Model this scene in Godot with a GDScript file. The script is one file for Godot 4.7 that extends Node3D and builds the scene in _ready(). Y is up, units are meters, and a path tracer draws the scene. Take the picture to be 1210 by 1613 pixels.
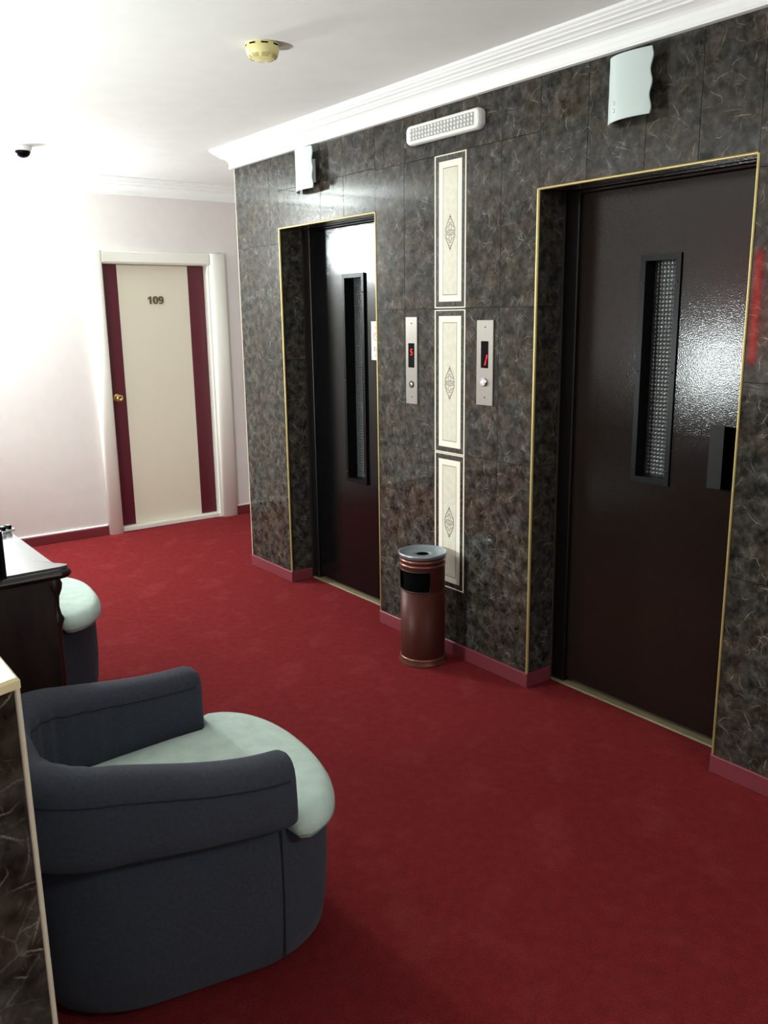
extends Node3D
# A hotel landing with two lifts. Units are metres, y up. The lift wall is the plane x = WX, the room door is in the plane z = FZ.

const WX := 2.5955          # face of the marble lift wall
const FZ := -6.40           # face of the far wall
const CEIL := 2.583
const MTOP := 2.469         # top of the marble
const ZC := -4.968          # far corner of the marble wall
const DX := 2.77            # plane of the lift doors
const NICHE := [[-4.458, -3.538, 2.085], [-2.469, -1.563, 2.067]]   # z from, z to, head height

var M := {}
var used := {}
var rng := RandomNumberGenerator.new()

# ------------------------------------------------------------------ helpers
func numbered(n: String, parent: Node) -> String:
	var key := str(parent.get_instance_id()) + "/" + n
	var k: int = used.get(key, 0)
	used[key] = k + 1
	return n if k == 0 else "%s_%03d" % [n, k]

func tag(o: Node, label: String, category: String, group := "", kind := "") -> void:
	o.set_meta("label", label)
	o.set_meta("category", category)
	if group != "":
		o.set_meta("group", group)
	if kind != "":
		o.set_meta("kind", kind)

func thing(called: String, label: String, category: String, at := Vector3.ZERO, turn := 0.0, group := "", kind := "") -> Node3D:
	var o := Node3D.new()
	o.name = numbered(called, self)
	add_child(o, true)
	o.position = at
	o.rotation.y = turn
	tag(o, label, category, group, kind)
	return o

func mb() -> SurfaceTool:
	var st := SurfaceTool.new()
	st.begin(Mesh.PRIMITIVE_TRIANGLES)
	return st

func obj(called: String, st: SurfaceTool, m: Material, parent: Node) -> MeshInstance3D:
	st.generate_normals()
	var o := MeshInstance3D.new()
	o.mesh = st.commit()
	o.material_override = m
	o.name = numbered(called, parent)
	o.cast_shadow = GeometryInstance3D.SHADOW_CASTING_SETTING_ON
	parent.add_child(o, true)
	return o

# a, b, c, d run counter-clockwise seen from outside
func quad(st: SurfaceTool, a: Vector3, b: Vector3, c: Vector3, d: Vector3, uv := []) -> void:
	var p := [a, c, b, a, d, c]
	var i := [0, 2, 1, 0, 3, 2]
	for k in 6:
		if uv.size() == 4:
			st.set_uv(uv[i[k]])
		st.add_vertex(p[k])

func tri(st: SurfaceTool, a: Vector3, b: Vector3, c: Vector3) -> void:
	st.add_vertex(a); st.add_vertex(c); st.add_vertex(b)

# chamfered slab whose face spans u * w and v * h from o and looks along u x v
func slab(st: SurfaceTool, o: Vector3, u: Vector3, v: Vector3, w: float, h: float, t: float, bev: float, uvo := Vector2.ZERO, uvs := 0.0) -> void:
	st.set_smooth_group(-1)
	var n := u.cross(v)
	var f := [o + u * bev + v * bev, o + u * (w - bev) + v * bev, o + u * (w - bev) + v * (h - bev), o + u * bev + v * (h - bev)]
	var r := [o - n * bev, o + u * w - n * bev, o + u * w + v * h - n * bev, o + v * h - n * bev]
	var k := []
	for p in r:
		k.append(p - n * (t - bev))
	var q := []
	if uvs > 0.0:
		q = [uvo, uvo + Vector2(w, 0) * uvs, uvo + Vector2(w, -h) * uvs, uvo + Vector2(0, -h) * uvs]
	quad(st, f[0], f[1], f[2], f[3], q)
	for i in 4:
		var j := (i + 1) % 4
		var e := [q[i], q[j], q[j], q[i]] if q.size() == 4 else []
		quad(st, r[i], r[j], f[j], f[i], e)
		quad(st, k[i], k[j], r[j], r[i], e)
	quad(st, k[1], k[0], k[3], k[2], q)

func box(st: SurfaceTool, a: Vector3, b: Vector3, bev := 0.0) -> void:
	# chamfered on the four edges round its +z face only when bev > 0
	if bev > 0.0:
		slab(st, Vector3(a.x, a.y, b.z), Vector3.RIGHT, Vector3.UP, b.x - a.x, b.y - a.y, b.z - a.z, bev)
		return
	holed(st, a, b, [])

# a box along z with rectangular holes [x0, x1, y0, y1] through it
func holed(st: SurfaceTool, a: Vector3, b: Vector3, holes: Array) -> void:
	st.set_smooth_group(-1)
	var xs := [a.x, b.x]
	var ys := [a.y, b.y]
	for h in holes:
		for k in 2:
			if h[k] > a.x and h[k] < b.x and not xs.has(h[k]): xs.append(h[k])
			if h[k + 2] > a.y and h[k + 2] < b.y and not ys.has(h[k + 2]): ys.append(h[k + 2])
	xs.sort(); ys.sort()
	var solid := func(i: int, j: int) -> bool:
		if i < 0 or j < 0 or i >= xs.size() - 1 or j >= ys.size() - 1: return false
		var cx: float = (xs[i] + xs[i + 1]) / 2
		var cy: float = (ys[j] + ys[j + 1]) / 2
		for h in holes:
			if cx > h[0] and cx < h[1] and cy > h[2] and cy < h[3]: return false
		return true
	for i in xs.size() - 1:
		for j in ys.size() - 1:
			if not solid.call(i, j): continue
			var x0: float = xs[i]; var x1: float = xs[i + 1]; var y0: float = ys[j]; var y1: float = ys[j + 1]
			quad(st, Vector3(x0, y0, b.z), Vector3(x1, y0, b.z), Vector3(x1, y1, b.z), Vector3(x0, y1, b.z))
			quad(st, Vector3(x1, y0, a.z), Vector3(x0, y0, a.z), Vector3(x0, y1, a.z), Vector3(x1, y1, a.z))
			if not solid.call(i - 1, j): quad(st, Vector3(x0, y0, a.z), Vector3(x0, y0, b.z), Vector3(x0, y1, b.z), Vector3(x0, y1, a.z))
			if not solid.call(i + 1, j): quad(st, Vector3(x1, y0, b.z), Vector3(x1, y0, a.z), Vector3(x1, y1, a.z), Vector3(x1, y1, b.z))
			if not solid.call(i, j - 1): quad(st, Vector3(x0, y0, a.z), Vector3(x1, y0, a.z), Vector3(x1, y0, b.z), Vector3(x0, y0, b.z))
			if not solid.call(i, j + 1): quad(st, Vector3(x0, y1, b.z), Vector3(x1, y1, b.z), Vector3(x1, y1, a.z), Vector3(x0, y1, a.z))

# profile of Vector2(radius, y) from bottom outside to top; a repeated point makes a sharp edge
func lathe(st: SurfaceTool, prof: Array, c: Vector3, n := 48, a0 := 0.0, a1 := TAU) -> void:
	var g := 1
	for i in prof.size() - 1:
		var p: Vector2 = prof[i]
		var q: Vector2 = prof[i + 1]
		if p.is_equal_approx(q):
			g += 1
			continue
		st.set_smooth_group(g)
		for k in n:
			var t0 := a0 + (a1 - a0) * k / n
			var t1 := a0 + (a1 - a0) * (k + 1) / n
			var e0 := Vector3(cos(t0), 0, -sin(t0))
			var e1 := Vector3(cos(t1), 0, -sin(t1))
			var A := c + e0 * p.x + Vector3.UP * p.y
			var B := c + e1 * p.x + Vector3.UP * p.y
			var C := c + e1 * q.x + Vector3.UP * q.y
			var D := c + e0 * q.x + Vector3.UP * q.y
			if p.x < 1e-6: tri(st, A, C, D)
			elif q.x < 1e-6: tri(st, A, B, C)
			else: quad(st, A, B, C, D)

# the same, but turned about an axis that points along +z
func lathe_z(st: SurfaceTool, prof: Array, c: Vector3, n := 32) -> void:
	var g := 1
	for i in prof.size() - 1:
		var p: Vector2 = prof[i]
		var q: Vector2 = prof[i + 1]
		if p.is_equal_approx(q):
			g += 1
			continue
		st.set_smooth_group(g)
		for k in n:
			var t0 := TAU * k / n
			var t1 := TAU * (k + 1) / n
			var e0 := Vector3(cos(t0), sin(t0), 0)
			var e1 := Vector3(cos(t1), sin(t1), 0)
			var A := c + e0 * p.x + Vector3.BACK * p.y
			var B := c + e1 * p.x + Vector3.BACK * p.y
			var C := c + e1 * q.x + Vector3.BACK * q.y
			var D := c + e0 * q.x + Vector3.BACK * q.y
			if p.x < 1e-6: tri(st, A, C, D)
			elif q.x < 1e-6: tri(st, A, B, C)
			else: quad(st, A, B, C, D)

func tube(st: SurfaceTool, pts: Array, r: float, n := 8, closed := false) -> void:
	st.set_smooth_group(1)
	var rings := []
	var m := pts.size()
	for i in m:
		var d: Vector3
		if closed: d = (pts[(i + 1) % m] - pts[(i + m - 1) % m]).normalized()
		else: d = (pts[mini(i + 1, m - 1)] - pts[maxi(i - 1, 0)]).normalized()
		var s := d.cross(Vector3.UP)
		if s.length() < 0.01: s = d.cross(Vector3.RIGHT)
		s = s.normalized()
		var w := s.cross(d)
		var ring := []
		for k in n:
			ring.append(pts[i] + (s * cos(TAU * k / n) + w * sin(TAU * k / n)) * r)
		rings.append(ring)
	for i in (m if closed else m - 1):
		var a: Array = rings[i]
		var b: Array = rings[(i + 1) % m]
		for k in n:
			quad(st, a[(k + 1) % n], a[k], b[k], b[(k + 1) % n])

# rings of equal size, each counter-clockwise seen from above, bottom first
func loft(st: SurfaceTool, rings: Array, cap_bottom := true, cap_top := true, g := 1) -> void:
	st.set_smooth_group(g)
	var n: int = rings[0].size()
	var area := 0.0
	for k in n: area += rings[0][k].x * rings[0][(k + 1) % n].z - rings[0][(k + 1) % n].x * rings[0][k].z
	if area > 0.0:
		for i in rings.size():
			rings[i] = rings[i].duplicate()
			rings[i].reverse()
	for i in rings.size() - 1:
		for k in n:
			var j := (k + 1) % n
			quad(st, rings[i][k], rings[i][j], rings[i + 1][j], rings[i + 1][k])
	for e in [[0, cap_bottom], [rings.size() - 1, cap_top]]:
		if not e[1]: continue
		var ring: Array = rings[e[0]]
		var c := Vector3.ZERO
		for p in ring: c += p
		c /= n
		for k in n:
			if e[0] == 0: tri(st, ring[(k + 1) % n], ring[k], c)
			else: tri(st, ring[k], ring[(k + 1) % n], c)

# moulding: profile of Vector2(distance from wall, y) swept along a plan path, the room on the left-hand side normal list
func moulding(st: SurfaceTool, path: Array, normals: Array, prof: Array) -> void:
	st.set_smooth_group(-1)
	for i in path.size() - 1:
		for k in prof.size() - 1:
			var p: Vector2 = prof[k]
			var q: Vector2 = prof[k + 1]
			var a: Vector2 = path[i] + normals[i] * p.x
			var b: Vector2 = path[i + 1] + normals[i + 1] * p.x
			var c: Vector2 = path[i + 1] + normals[i + 1] * q.x
			var d: Vector2 = path[i] + normals[i] * q.x
			quad(st, Vector3(a.x, p.y, a.y), Vector3(b.x, p.y, b.y), Vector3(c.x, q.y, c.y), Vector3(d.x, q.y, d.y))

# ------------------------------------------------------------------ textures
func noise(kind: int, freq: float, seed_: int, oct := 4) -> FastNoiseLite:
	var n := FastNoiseLite.new()
	n.noise_type = kind
	n.frequency = freq
	n.seed = seed_
	n.fractal_octaves = oct
	return n

func raw(n: FastNoiseLite, s: int) -> PackedByteArray:
	var im := n.get_seamless_image(s, s)
	im.convert(Image.FORMAT_L8)
	return im.get_data()

func marble_image(s: int) -> Image:
	var cell := noise(FastNoiseLite.TYPE_CELLULAR, 0.026, 5, 1)
	cell.fractal_type = FastNoiseLite.FRACTAL_NONE
	cell.cellular_return_type = FastNoiseLite.RETURN_DISTANCE2_SUB
	cell.domain_warp_enabled = true
	cell.domain_warp_amplitude = 9.0
	cell.domain_warp_frequency = 0.03
	var v1 := raw(cell, s)
	var cloud := raw(noise(FastNoiseLite.TYPE_SIMPLEX_SMOOTH, 0.018, 3, 6), s)
	var mask := raw(noise(FastNoiseLite.TYPE_SIMPLEX_SMOOTH, 0.012, 9, 4), s)
	var mott := raw(noise(FastNoiseLite.TYPE_SIMPLEX_SMOOTH, 0.045, 17, 5), s)
	var hue := raw(noise(FastNoiseLite.TYPE_SIMPLEX_SMOOTH, 0.006, 14, 4), s)
	# hairline veins drawn as wandering strokes
	var ink := PackedFloat32Array()
	ink.resize(s * s)
	var r := RandomNumberGenerator.new()
	r.seed = 4
	for k in 5000:
		var p := Vector2(r.randf() * s, r.randf() * s)
		var a := r.randf() * TAU
		var big := r.randf() < 0.13
		var len := r.randi_range(16, 70) if big else r.randi_range(4, 26)
		var top := r.randf_range(0.3, 1.0) if big else r.randf_range(0.06, 0.38)
		var dens: float = mask[int(p.y) * s + int(p.x)] / 255.0
		if dens < 0.42 and r.randf() < 0.75: continue
		var bend := r.randf_range(-0.008, 0.008)
		for i in len:
			var t: float = float(i) / len
			var w: float = top * sin(PI * t) * r.randf_range(0.55, 1.0)
			a += bend
			if r.randf() < 0.07: a += r.randf_range(-0.8, 0.8)
			p += Vector2(cos(a), sin(a))
			var xi := posmod(int(p.x), s)
			var yi := posmod(int(p.y), s)
			ink[yi * s + xi] = maxf(ink[yi * s + xi], w)
			var x2 := (xi + 1) % s
			ink[yi * s + x2] = maxf(ink[yi * s + x2], w * (0.8 if big else 0.35))
			var y2 := (yi + 1) % s
			ink[y2 * s + xi] = maxf(ink[y2 * s + xi], w * (0.6 if big else 0.25))
	var out := PackedByteArray()
	out.resize(s * s * 3)
	for i in s * s:
		var c := cloud[i] / 255.0
		var m := mask[i] / 255.0
		var net := 1.0 - smoothstep(0.0, 0.09, v1[i] / 255.0)
		var w := clampf(net * net * (0.03 + 0.26 * smoothstep(0.45, 0.8, m)) + ink[i] * 0.85, 0.0, 1.0)
		var t := 1.35 * (c - 0.42) + 0.75 * (mott[i] / 255.0 - 0.46) + 0.3 * (m - 0.5) + 0.10
		var h := smoothstep(0.3, 0.7, hue[i] / 255.0)
		var base := Vector3(47 + 40 * t, 42 + 38 * t, 36 + 35 * t).lerp(Vector3(42 + 40 * t, 41 + 39 * t, 38 + 37 * t), h)
		var col := base.lerp(Vector3(182, 177, 168), w)
		out[i * 3] = int(clampf(col.x, 8, 255)); out[i * 3 + 1] = int(clampf(col.y, 8, 255)); out[i * 3 + 2] = int(clampf(col.z, 7, 255))
	return Image.create_from_data(s, s, false, Image.FORMAT_RGB8, out)

func carpet_image(s: int) -> Image:
	var fine := raw(noise(FastNoiseLite.TYPE_SIMPLEX_SMOOTH, 0.22, 31, 3), s)
	var mid := raw(noise(FastNoiseLite.TYPE_SIMPLEX_SMOOTH, 0.03, 32, 4), s)
	var big := raw(noise(FastNoiseLite.TYPE_SIMPLEX_SMOOTH, 0.006, 33, 3), s)
	var out := PackedByteArray()
	out.resize(s * s * 3)
	for i in s * s:
		var f := fine[i] / 255.0 - 0.5
		var m := mid[i] / 255.0 - 0.5
		var g := smoothstep(0.5, 0.85, big[i] / 255.0)
		var k := 1.0 + 0.34 * f + 0.14 * m + 0.05 * g
		var d := 0.05 * g + 0.04 * maxf(m, 0.0)
		out[i * 3] = int(clampf(108 * k, 0, 255)); out[i * 3 + 1] = int(clampf((32 + 90 * d) * k, 0, 255)); out[i * 3 + 2] = int(clampf((34 + 85 * d) * k, 0, 255))
	return Image.create_from_data(s, s, false, Image.FORMAT_RGB8, out)

func grey_noise(s: int, freq: float, seed_: int, lo: float, hi: float, oct := 3) -> Image:
	var d := raw(noise(FastNoiseLite.TYPE_SIMPLEX_SMOOTH, freq, seed_, oct), s)
	for i in d.size():
		d[i] = int(clampf(lerpf(lo, hi, d[i] / 255.0) * 255.0, 0, 255))
	return Image.create_from_data(s, s, false, Image.FORMAT_L8, d)

func bumps(s: int, freq: float, seed_: int, strength: float, oct := 2) -> ImageTexture:
	var im := noise(FastNoiseLite.TYPE_SIMPLEX_SMOOTH, freq, seed_, oct).get_seamless_image(s, s)
	im.convert(Image.FORMAT_RGBA8)
	im.bump_map_to_normal_map(strength)
	return ImageTexture.create_from_image(im)

func mat(c: Color, rough: float, metal := 0.0) -> StandardMaterial3D:
	var m := StandardMaterial3D.new()
	m.albedo_color = c
	m.roughness = rough
	m.metallic = metal
	return m

func rgb(r: int, g: int, b: int) -> Color:
	return Color(r / 255.0, g / 255.0, b / 255.0)

func triplanar(m: StandardMaterial3D, scale_: float, world := false) -> StandardMaterial3D:
	m.uv1_triplanar = true
	m.uv1_world_triplanar = world
	m.uv1_scale = Vector3.ONE * scale_
	return m

func glow(c: Color, e: float) -> StandardMaterial3D:
	var m := mat(c, 0.5)
	m.emission_enabled = true
	m.emission = c
	m.emission_energy_multiplier = e
	return m

# the ceramic decor tile: line, marble band, cream border, fine line, medallion
func decor_image(marble: Image, off: Vector2i) -> Image:
	var w := 256
	var h := 784
	var im := Image.create(w, h, false, Image.FORMAT_RGB8)
	for y in h:
		for x in w:
			im.set_pixel(x, y, marble.get_pixel((off.x + x * 2) % marble.get_width(), (off.y + y * 2) % marble.get_height()))
	var cream := rgb(225, 221, 205)
	var inner := rgb(205, 200, 182)
	var line := rgb(70, 66, 56)
	var bx := 26
	var by := 28
	im.fill_rect(Rect2i(bx, by, w - 2 * bx, h - 2 * by), cream)
	var ix := 62
	var iy := 62
	im.fill_rect(Rect2i(ix, iy, w - 2 * ix, h - 2 * iy), line)
	im.fill_rect(Rect2i(ix + 3, iy + 3, w - 2 * ix - 6, h - 2 * iy - 6), inner)
	var vein := noise(FastNoiseLite.TYPE_SIMPLEX_SMOOTH, 0.02, off.x, 4)
	for y in range(iy + 4, h - iy - 4):
		for x in range(ix + 4, w - ix - 4):
			im.set_pixel(x, y, inner * (1.0 + 0.05 * vein.get_noise_2d(x, y)))
	var ink := rgb(74, 66, 58)
	var dot := func(p: Vector2, r: float) -> void:
		for yy in range(int(p.y - r), int(p.y + r) + 2):
			for xx in range(int(p.x - r), int(p.x + r) + 2):
				var d := Vector2(xx, yy).distance_to(p)
				if d <= r and xx > 0 and yy > 0 and xx < w and yy < h: im.set_pixel(xx, yy, ink)
	var c := Vector2(w / 2.0, h * 0.503)
	# ogee outline, scrolls inside it and buds at the tips
	for s in [-1.0, 1.0]:
		for v in [-1.0, 1.0]:
			for k in 60:
				var t: float = k / 59.0
				var half := 40.0 * pow(maxf(cos(t * PI / 2), 0.0), 1.35) + 2.0
				if k % 3 != 2: dot.call(c + Vector2(s * half, v * (4 + t * 84)), 2.4)
			for k in 22:
				var t2: float = k / 21.0
				dot.call(c + Vector2(s * (20 + 11 * cos(t2 * 5.2)), v * (22 + 11 * sin(t2 * 5.2))), 1.7)
				dot.call(c + Vector2(s * (9 + 6 * cos(t2 * 5.0 + 1)), v * (45 + 8 * sin(t2 * 5.0 + 1))), 1.7)
				dot.call(c + Vector2(s * (30 + 5 * cos(t2 * 6.2)), v * (5 + 5 * sin(t2 * 6.2))), 1.5)
			dot.call(c + Vector2(s * 5, v * 68), 3.0)
			dot.call(c + Vector2(0, v * 80), 3.2)
			dot.call(c + Vector2(0, v * 94), 2.4)
	for k in 30:
		var t3 := TAU * k / 30.0
		dot.call(c + Vector2(11 * cos(t3), 12 * sin(t3)), 2.0)
		if k % 5 == 0: dot.call(c + Vector2(18 * cos(t3), 20 * sin(t3)), 2.6)
	dot.call(c, 3.0)
	return im

func notice_image() -> Image:
	var im := Image.create(128, 216, false, Image.FORMAT_RGB8)
	im.fill(rgb(226, 226, 224))
	for y in range(6, 210, 9):
		im.fill_rect(Rect2i(4, y, 4, 4), rgb(90, 90, 96)); im.fill_rect(Rect2i(120, y, 4, 4), rgb(90, 90, 96))
	for x in range(4, 124, 9):
		im.fill_rect(Rect2i(x, 6, 4, 4), rgb(90, 90, 96)); im.fill_rect(Rect2i(x, 206, 4, 4), rgb(90, 90, 96))
	for y in 216:
		for x in 128:
			var d := Vector2(x - 42, (y - 84)).length()
			if d > 17 and d < 24: im.set_pixel(x, y, rgb(186, 120, 60))
			if absf((x - 42) - (y - 84)) < 4 and d < 18: im.set_pixel(x, y, rgb(150, 84, 52))
			var e := Vector2(x - 40, y - 34).length()
			if e < 12: im.set_pixel(x, y, rgb(214, 168, 116))
	for k in 5:
		im.fill_rect(Rect2i(24 + k * 17, 140 + (k * 7) % 12, 10, 28 - (k * 5) % 9), rgb(120, 122, 130))
	for k in 3:
		im.fill_rect(Rect2i(22, 178 + k * 8, 84 - 13 * k, 3), rgb(120, 120, 126))
	return im

# ------------------------------------------------------------------ scene
func _ready() -> void:
	rng.seed = 11
	setup_camera_and_light()
	make_materials()
	build_shell()
	build_lift_wall()
	build_lift_doors()
	build_room_door()
	build_parapet()
	build_lamps()
	build_armchairs()
	build_console()
	build_bin()
	build_wall_fittings()
	build_ceiling_fittings()

func setup_camera_and_light() -> void:
	var cam := Camera3D.new()
	cam.name = "camera"
	cam.fov = 61.19
	cam.near = 0.02
	var e := Vector3(-0.22315, -0.63787, -0.01365)
	var b := Basis(Vector3.UP, e.y) * Basis(Vector3.RIGHT, e.x) * Basis(Vector3.BACK, e.z)
	cam.transform = Transform3D(b, Vector3(0, 1.6, 0))
	add_child(cam)
	cam.current = true
	var env := Environment.new()
	env.background_mode = Environment.BG_COLOR
	env.background_color = Color(0, 0, 0)
	env.tonemap_mode = Environment.TONE_MAPPER_LINEAR
	env.tonemap_exposure = 1.0
	env.sdfgi_enabled = true
	env.ssao_enabled = true
	env.ssil_enabled = true
	var we := WorldEnvironment.new()
	we.name = "world_environment"
	we.environment = env
	add_child(we)

func omni(called: String, at: Vector3, energy: float, size: float, c: Color, parent: Node) -> void:
	var l := OmniLight3D.new()
	l.name = called
	l.position = at
	l.light_energy = energy
	l.light_size = size
	l.light_color = c
	l.omni_range = 14.0
	l.omni_attenuation = 2.0
	l.shadow_enabled = true
	parent.add_child(l, true)

const E_FAR := 6.2
const E_STAIR := 4.6
const E_BACK := 2.2
const LAMP := Color(0.94, 0.985, 0.985)

func make_materials() -> void:
	var mi := marble_image(1024)
	M.marble_image = mi
	var m := mat(Color.WHITE, 0.05)
	m.albedo_texture = ImageTexture.create_from_image(mi)
	m.metallic_specular = 0.36
	M.marble = m
	var c := mat(Color.WHITE, 1.0)
	c.albedo_texture = ImageTexture.create_from_image(carpet_image(1024))
	c.normal_enabled = true
	c.normal_texture = bumps(1024, 0.35, 44, 5.0, 2)
	c.normal_scale = 0.4
	c.metallic_specular = 0.15
	M.carpet = triplanar(c, 0.62, true)
	var plaster := grey_noise(512, 0.02, 51, 0.98, 1.0, 4)
	var pt := ImageTexture.create_from_image(plaster)
	var wp := mat(rgb(225, 219, 215), 0.7)
	wp.albedo_texture = pt
	M.wall = triplanar(wp, 0.8, true)
	var cp := mat(rgb(236, 236, 232), 0.8)
	cp.albedo_texture = pt
	M.ceiling = triplanar(cp, 0.5, true)
	M.plaster = mat(rgb(240, 240, 238), 0.55)
	M.grout = mat(rgb(58, 51, 46), 0.8)
	M.brass = mat(rgb(184, 166, 108), 0.4, 0.5)
	M.bead = mat(rgb(214, 204, 180), 0.5)
	var bb := mat(rgb(116, 46, 55), 0.5)
	M.baseboard = bb
	M.baseboard_dark = mat(rgb(112, 36, 46), 0.5)
	var ham := ImageTexture.create_from_image(grey_noise(512, 0.10, 61, 0.0, 1.0, 2))
	var d2 := mat(rgb(30, 22, 19), 0.13)
	d2.metallic_specular = 0.38
	d2.heightmap_enabled = true
	d2.heightmap_texture = ham
	d2.heightmap_scale = 0.024
	M.brown_door = triplanar(d2, 3.0)
	var d1: StandardMaterial3D = d2.duplicate()
	d1.albedo_color = rgb(10, 10, 11)
	M.black_door = d1
	M.black = mat(rgb(10, 10, 11), 0.35)
	M.black.metallic_specular = 0.25
	M.jamb = mat(rgb(14, 12, 12), 0.4)
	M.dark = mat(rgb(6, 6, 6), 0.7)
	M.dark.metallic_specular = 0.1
	var wg := mat(rgb(62, 67, 67), 0.12)
	wg.metallic_specular = 0.7
	M.wired_glass = wg
	M.grey_metal = mat(rgb(46, 46, 44), 0.4, 0.2)
	M.pull = mat(rgb(34, 33, 31), 0.45)
	M.pull.metallic_specular = 0.3
	M.sill = mat(rgb(122, 110, 84), 0.6, 0.2)
	M.cream = mat(rgb(226, 220, 200), 0.38)
	M.door_red = mat(rgb(88, 18, 36), 0.4)
	M.white_gloss = mat(rgb(236, 234, 224), 0.35)
	M.number = mat(rgb(104, 92, 62), 0.4, 0.4)
	M.knob = mat(rgb(212, 184, 120), 0.2, 0.9)
	M.parapet_cap = mat(rgb(228, 212, 166), 0.35)
	var fab := bumps(512, 0.3, 71, 5.0, 2)
	var blue := mat(rgb(56, 60, 72), 0.95)
	blue.albedo_texture = ImageTexture.create_from_image(grey_noise(512, 0.05, 72, 0.78, 1.0, 5))
	blue.normal_enabled = true
	blue.normal_texture = fab
	blue.normal_scale = 0.5
	blue.rim_enabled = true
	blue.rim = 0.35
	blue.rim_tint = 0.6
	M.blue = triplanar(blue, 3.0)
	var mint := mat(rgb(206, 226, 215), 0.95)
	mint.albedo_texture = ImageTexture.create_from_image(grey_noise(512, 0.014, 73, 0.91, 1.0, 5))
	mint.normal_enabled = true
	mint.normal_texture = fab
	mint.normal_scale = 0.4
	M.mint = triplanar(mint, 2.0)
	M.seam = mat(rgb(26, 28, 40), 0.95)
	M.mint_seam = mat(rgb(120, 142, 134), 0.95)
	var wood := mat(rgb(48, 28, 20), 0.35)
	var wi := grey_noise(512, 0.01, 81, 0.6, 1.0, 4)
	wood.albedo_texture = ImageTexture.create_from_image(wi)
	wood.uv1_triplanar = true
	wood.uv1_scale = Vector3(5, 0.7, 5)
	M.wood = wood
	M.top = mat(rgb(86, 86, 91), 0.12)
	M.steel = mat(rgb(160, 157, 151), 0.3, 0.9)
	M.screen = mat(rgb(8, 7, 7), 0.15)
	M.screen.metallic_specular = 0.2
	M.digit = glow(Color(1.0, 0.06, 0.12), 1.6)
	M.chrome = mat(rgb(220, 220, 220), 0.12, 1.0)
	M.white_plastic = mat(rgb(226, 226, 222), 0.35)
	M.led = mat(rgb(244, 244, 240), 0.15)
	M.led_bed = mat(rgb(150, 150, 146), 0.5)
	var fg := mat(rgb(206, 220, 216), 0.35)
	fg.backlight_enabled = true
	fg.backlight = Color(0.35, 0.38, 0.37)
	M.frosted = fg
	M.stud = mat(rgb(236, 240, 240), 0.2, 0.3)
	M.groove = mat(rgb(198, 188, 128), 0.6)
	M.yellow_plastic = mat(rgb(236, 226, 160), 0.45)
	var br := mat(rgb(68, 30, 25), 0.42, 0.1)
	br.metallic_specular = 0.25
	br.heightmap_enabled = true
	br.heightmap_texture = ham
	br.heightmap_scale = 0.006
	M.bin_body = triplanar(br, 5.0)
	M.bin_lid = mat(rgb(150, 160, 166), 0.32, 0.6)
	M.copper = mat(rgb(118, 76, 64), 0.32, 0.6)

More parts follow.
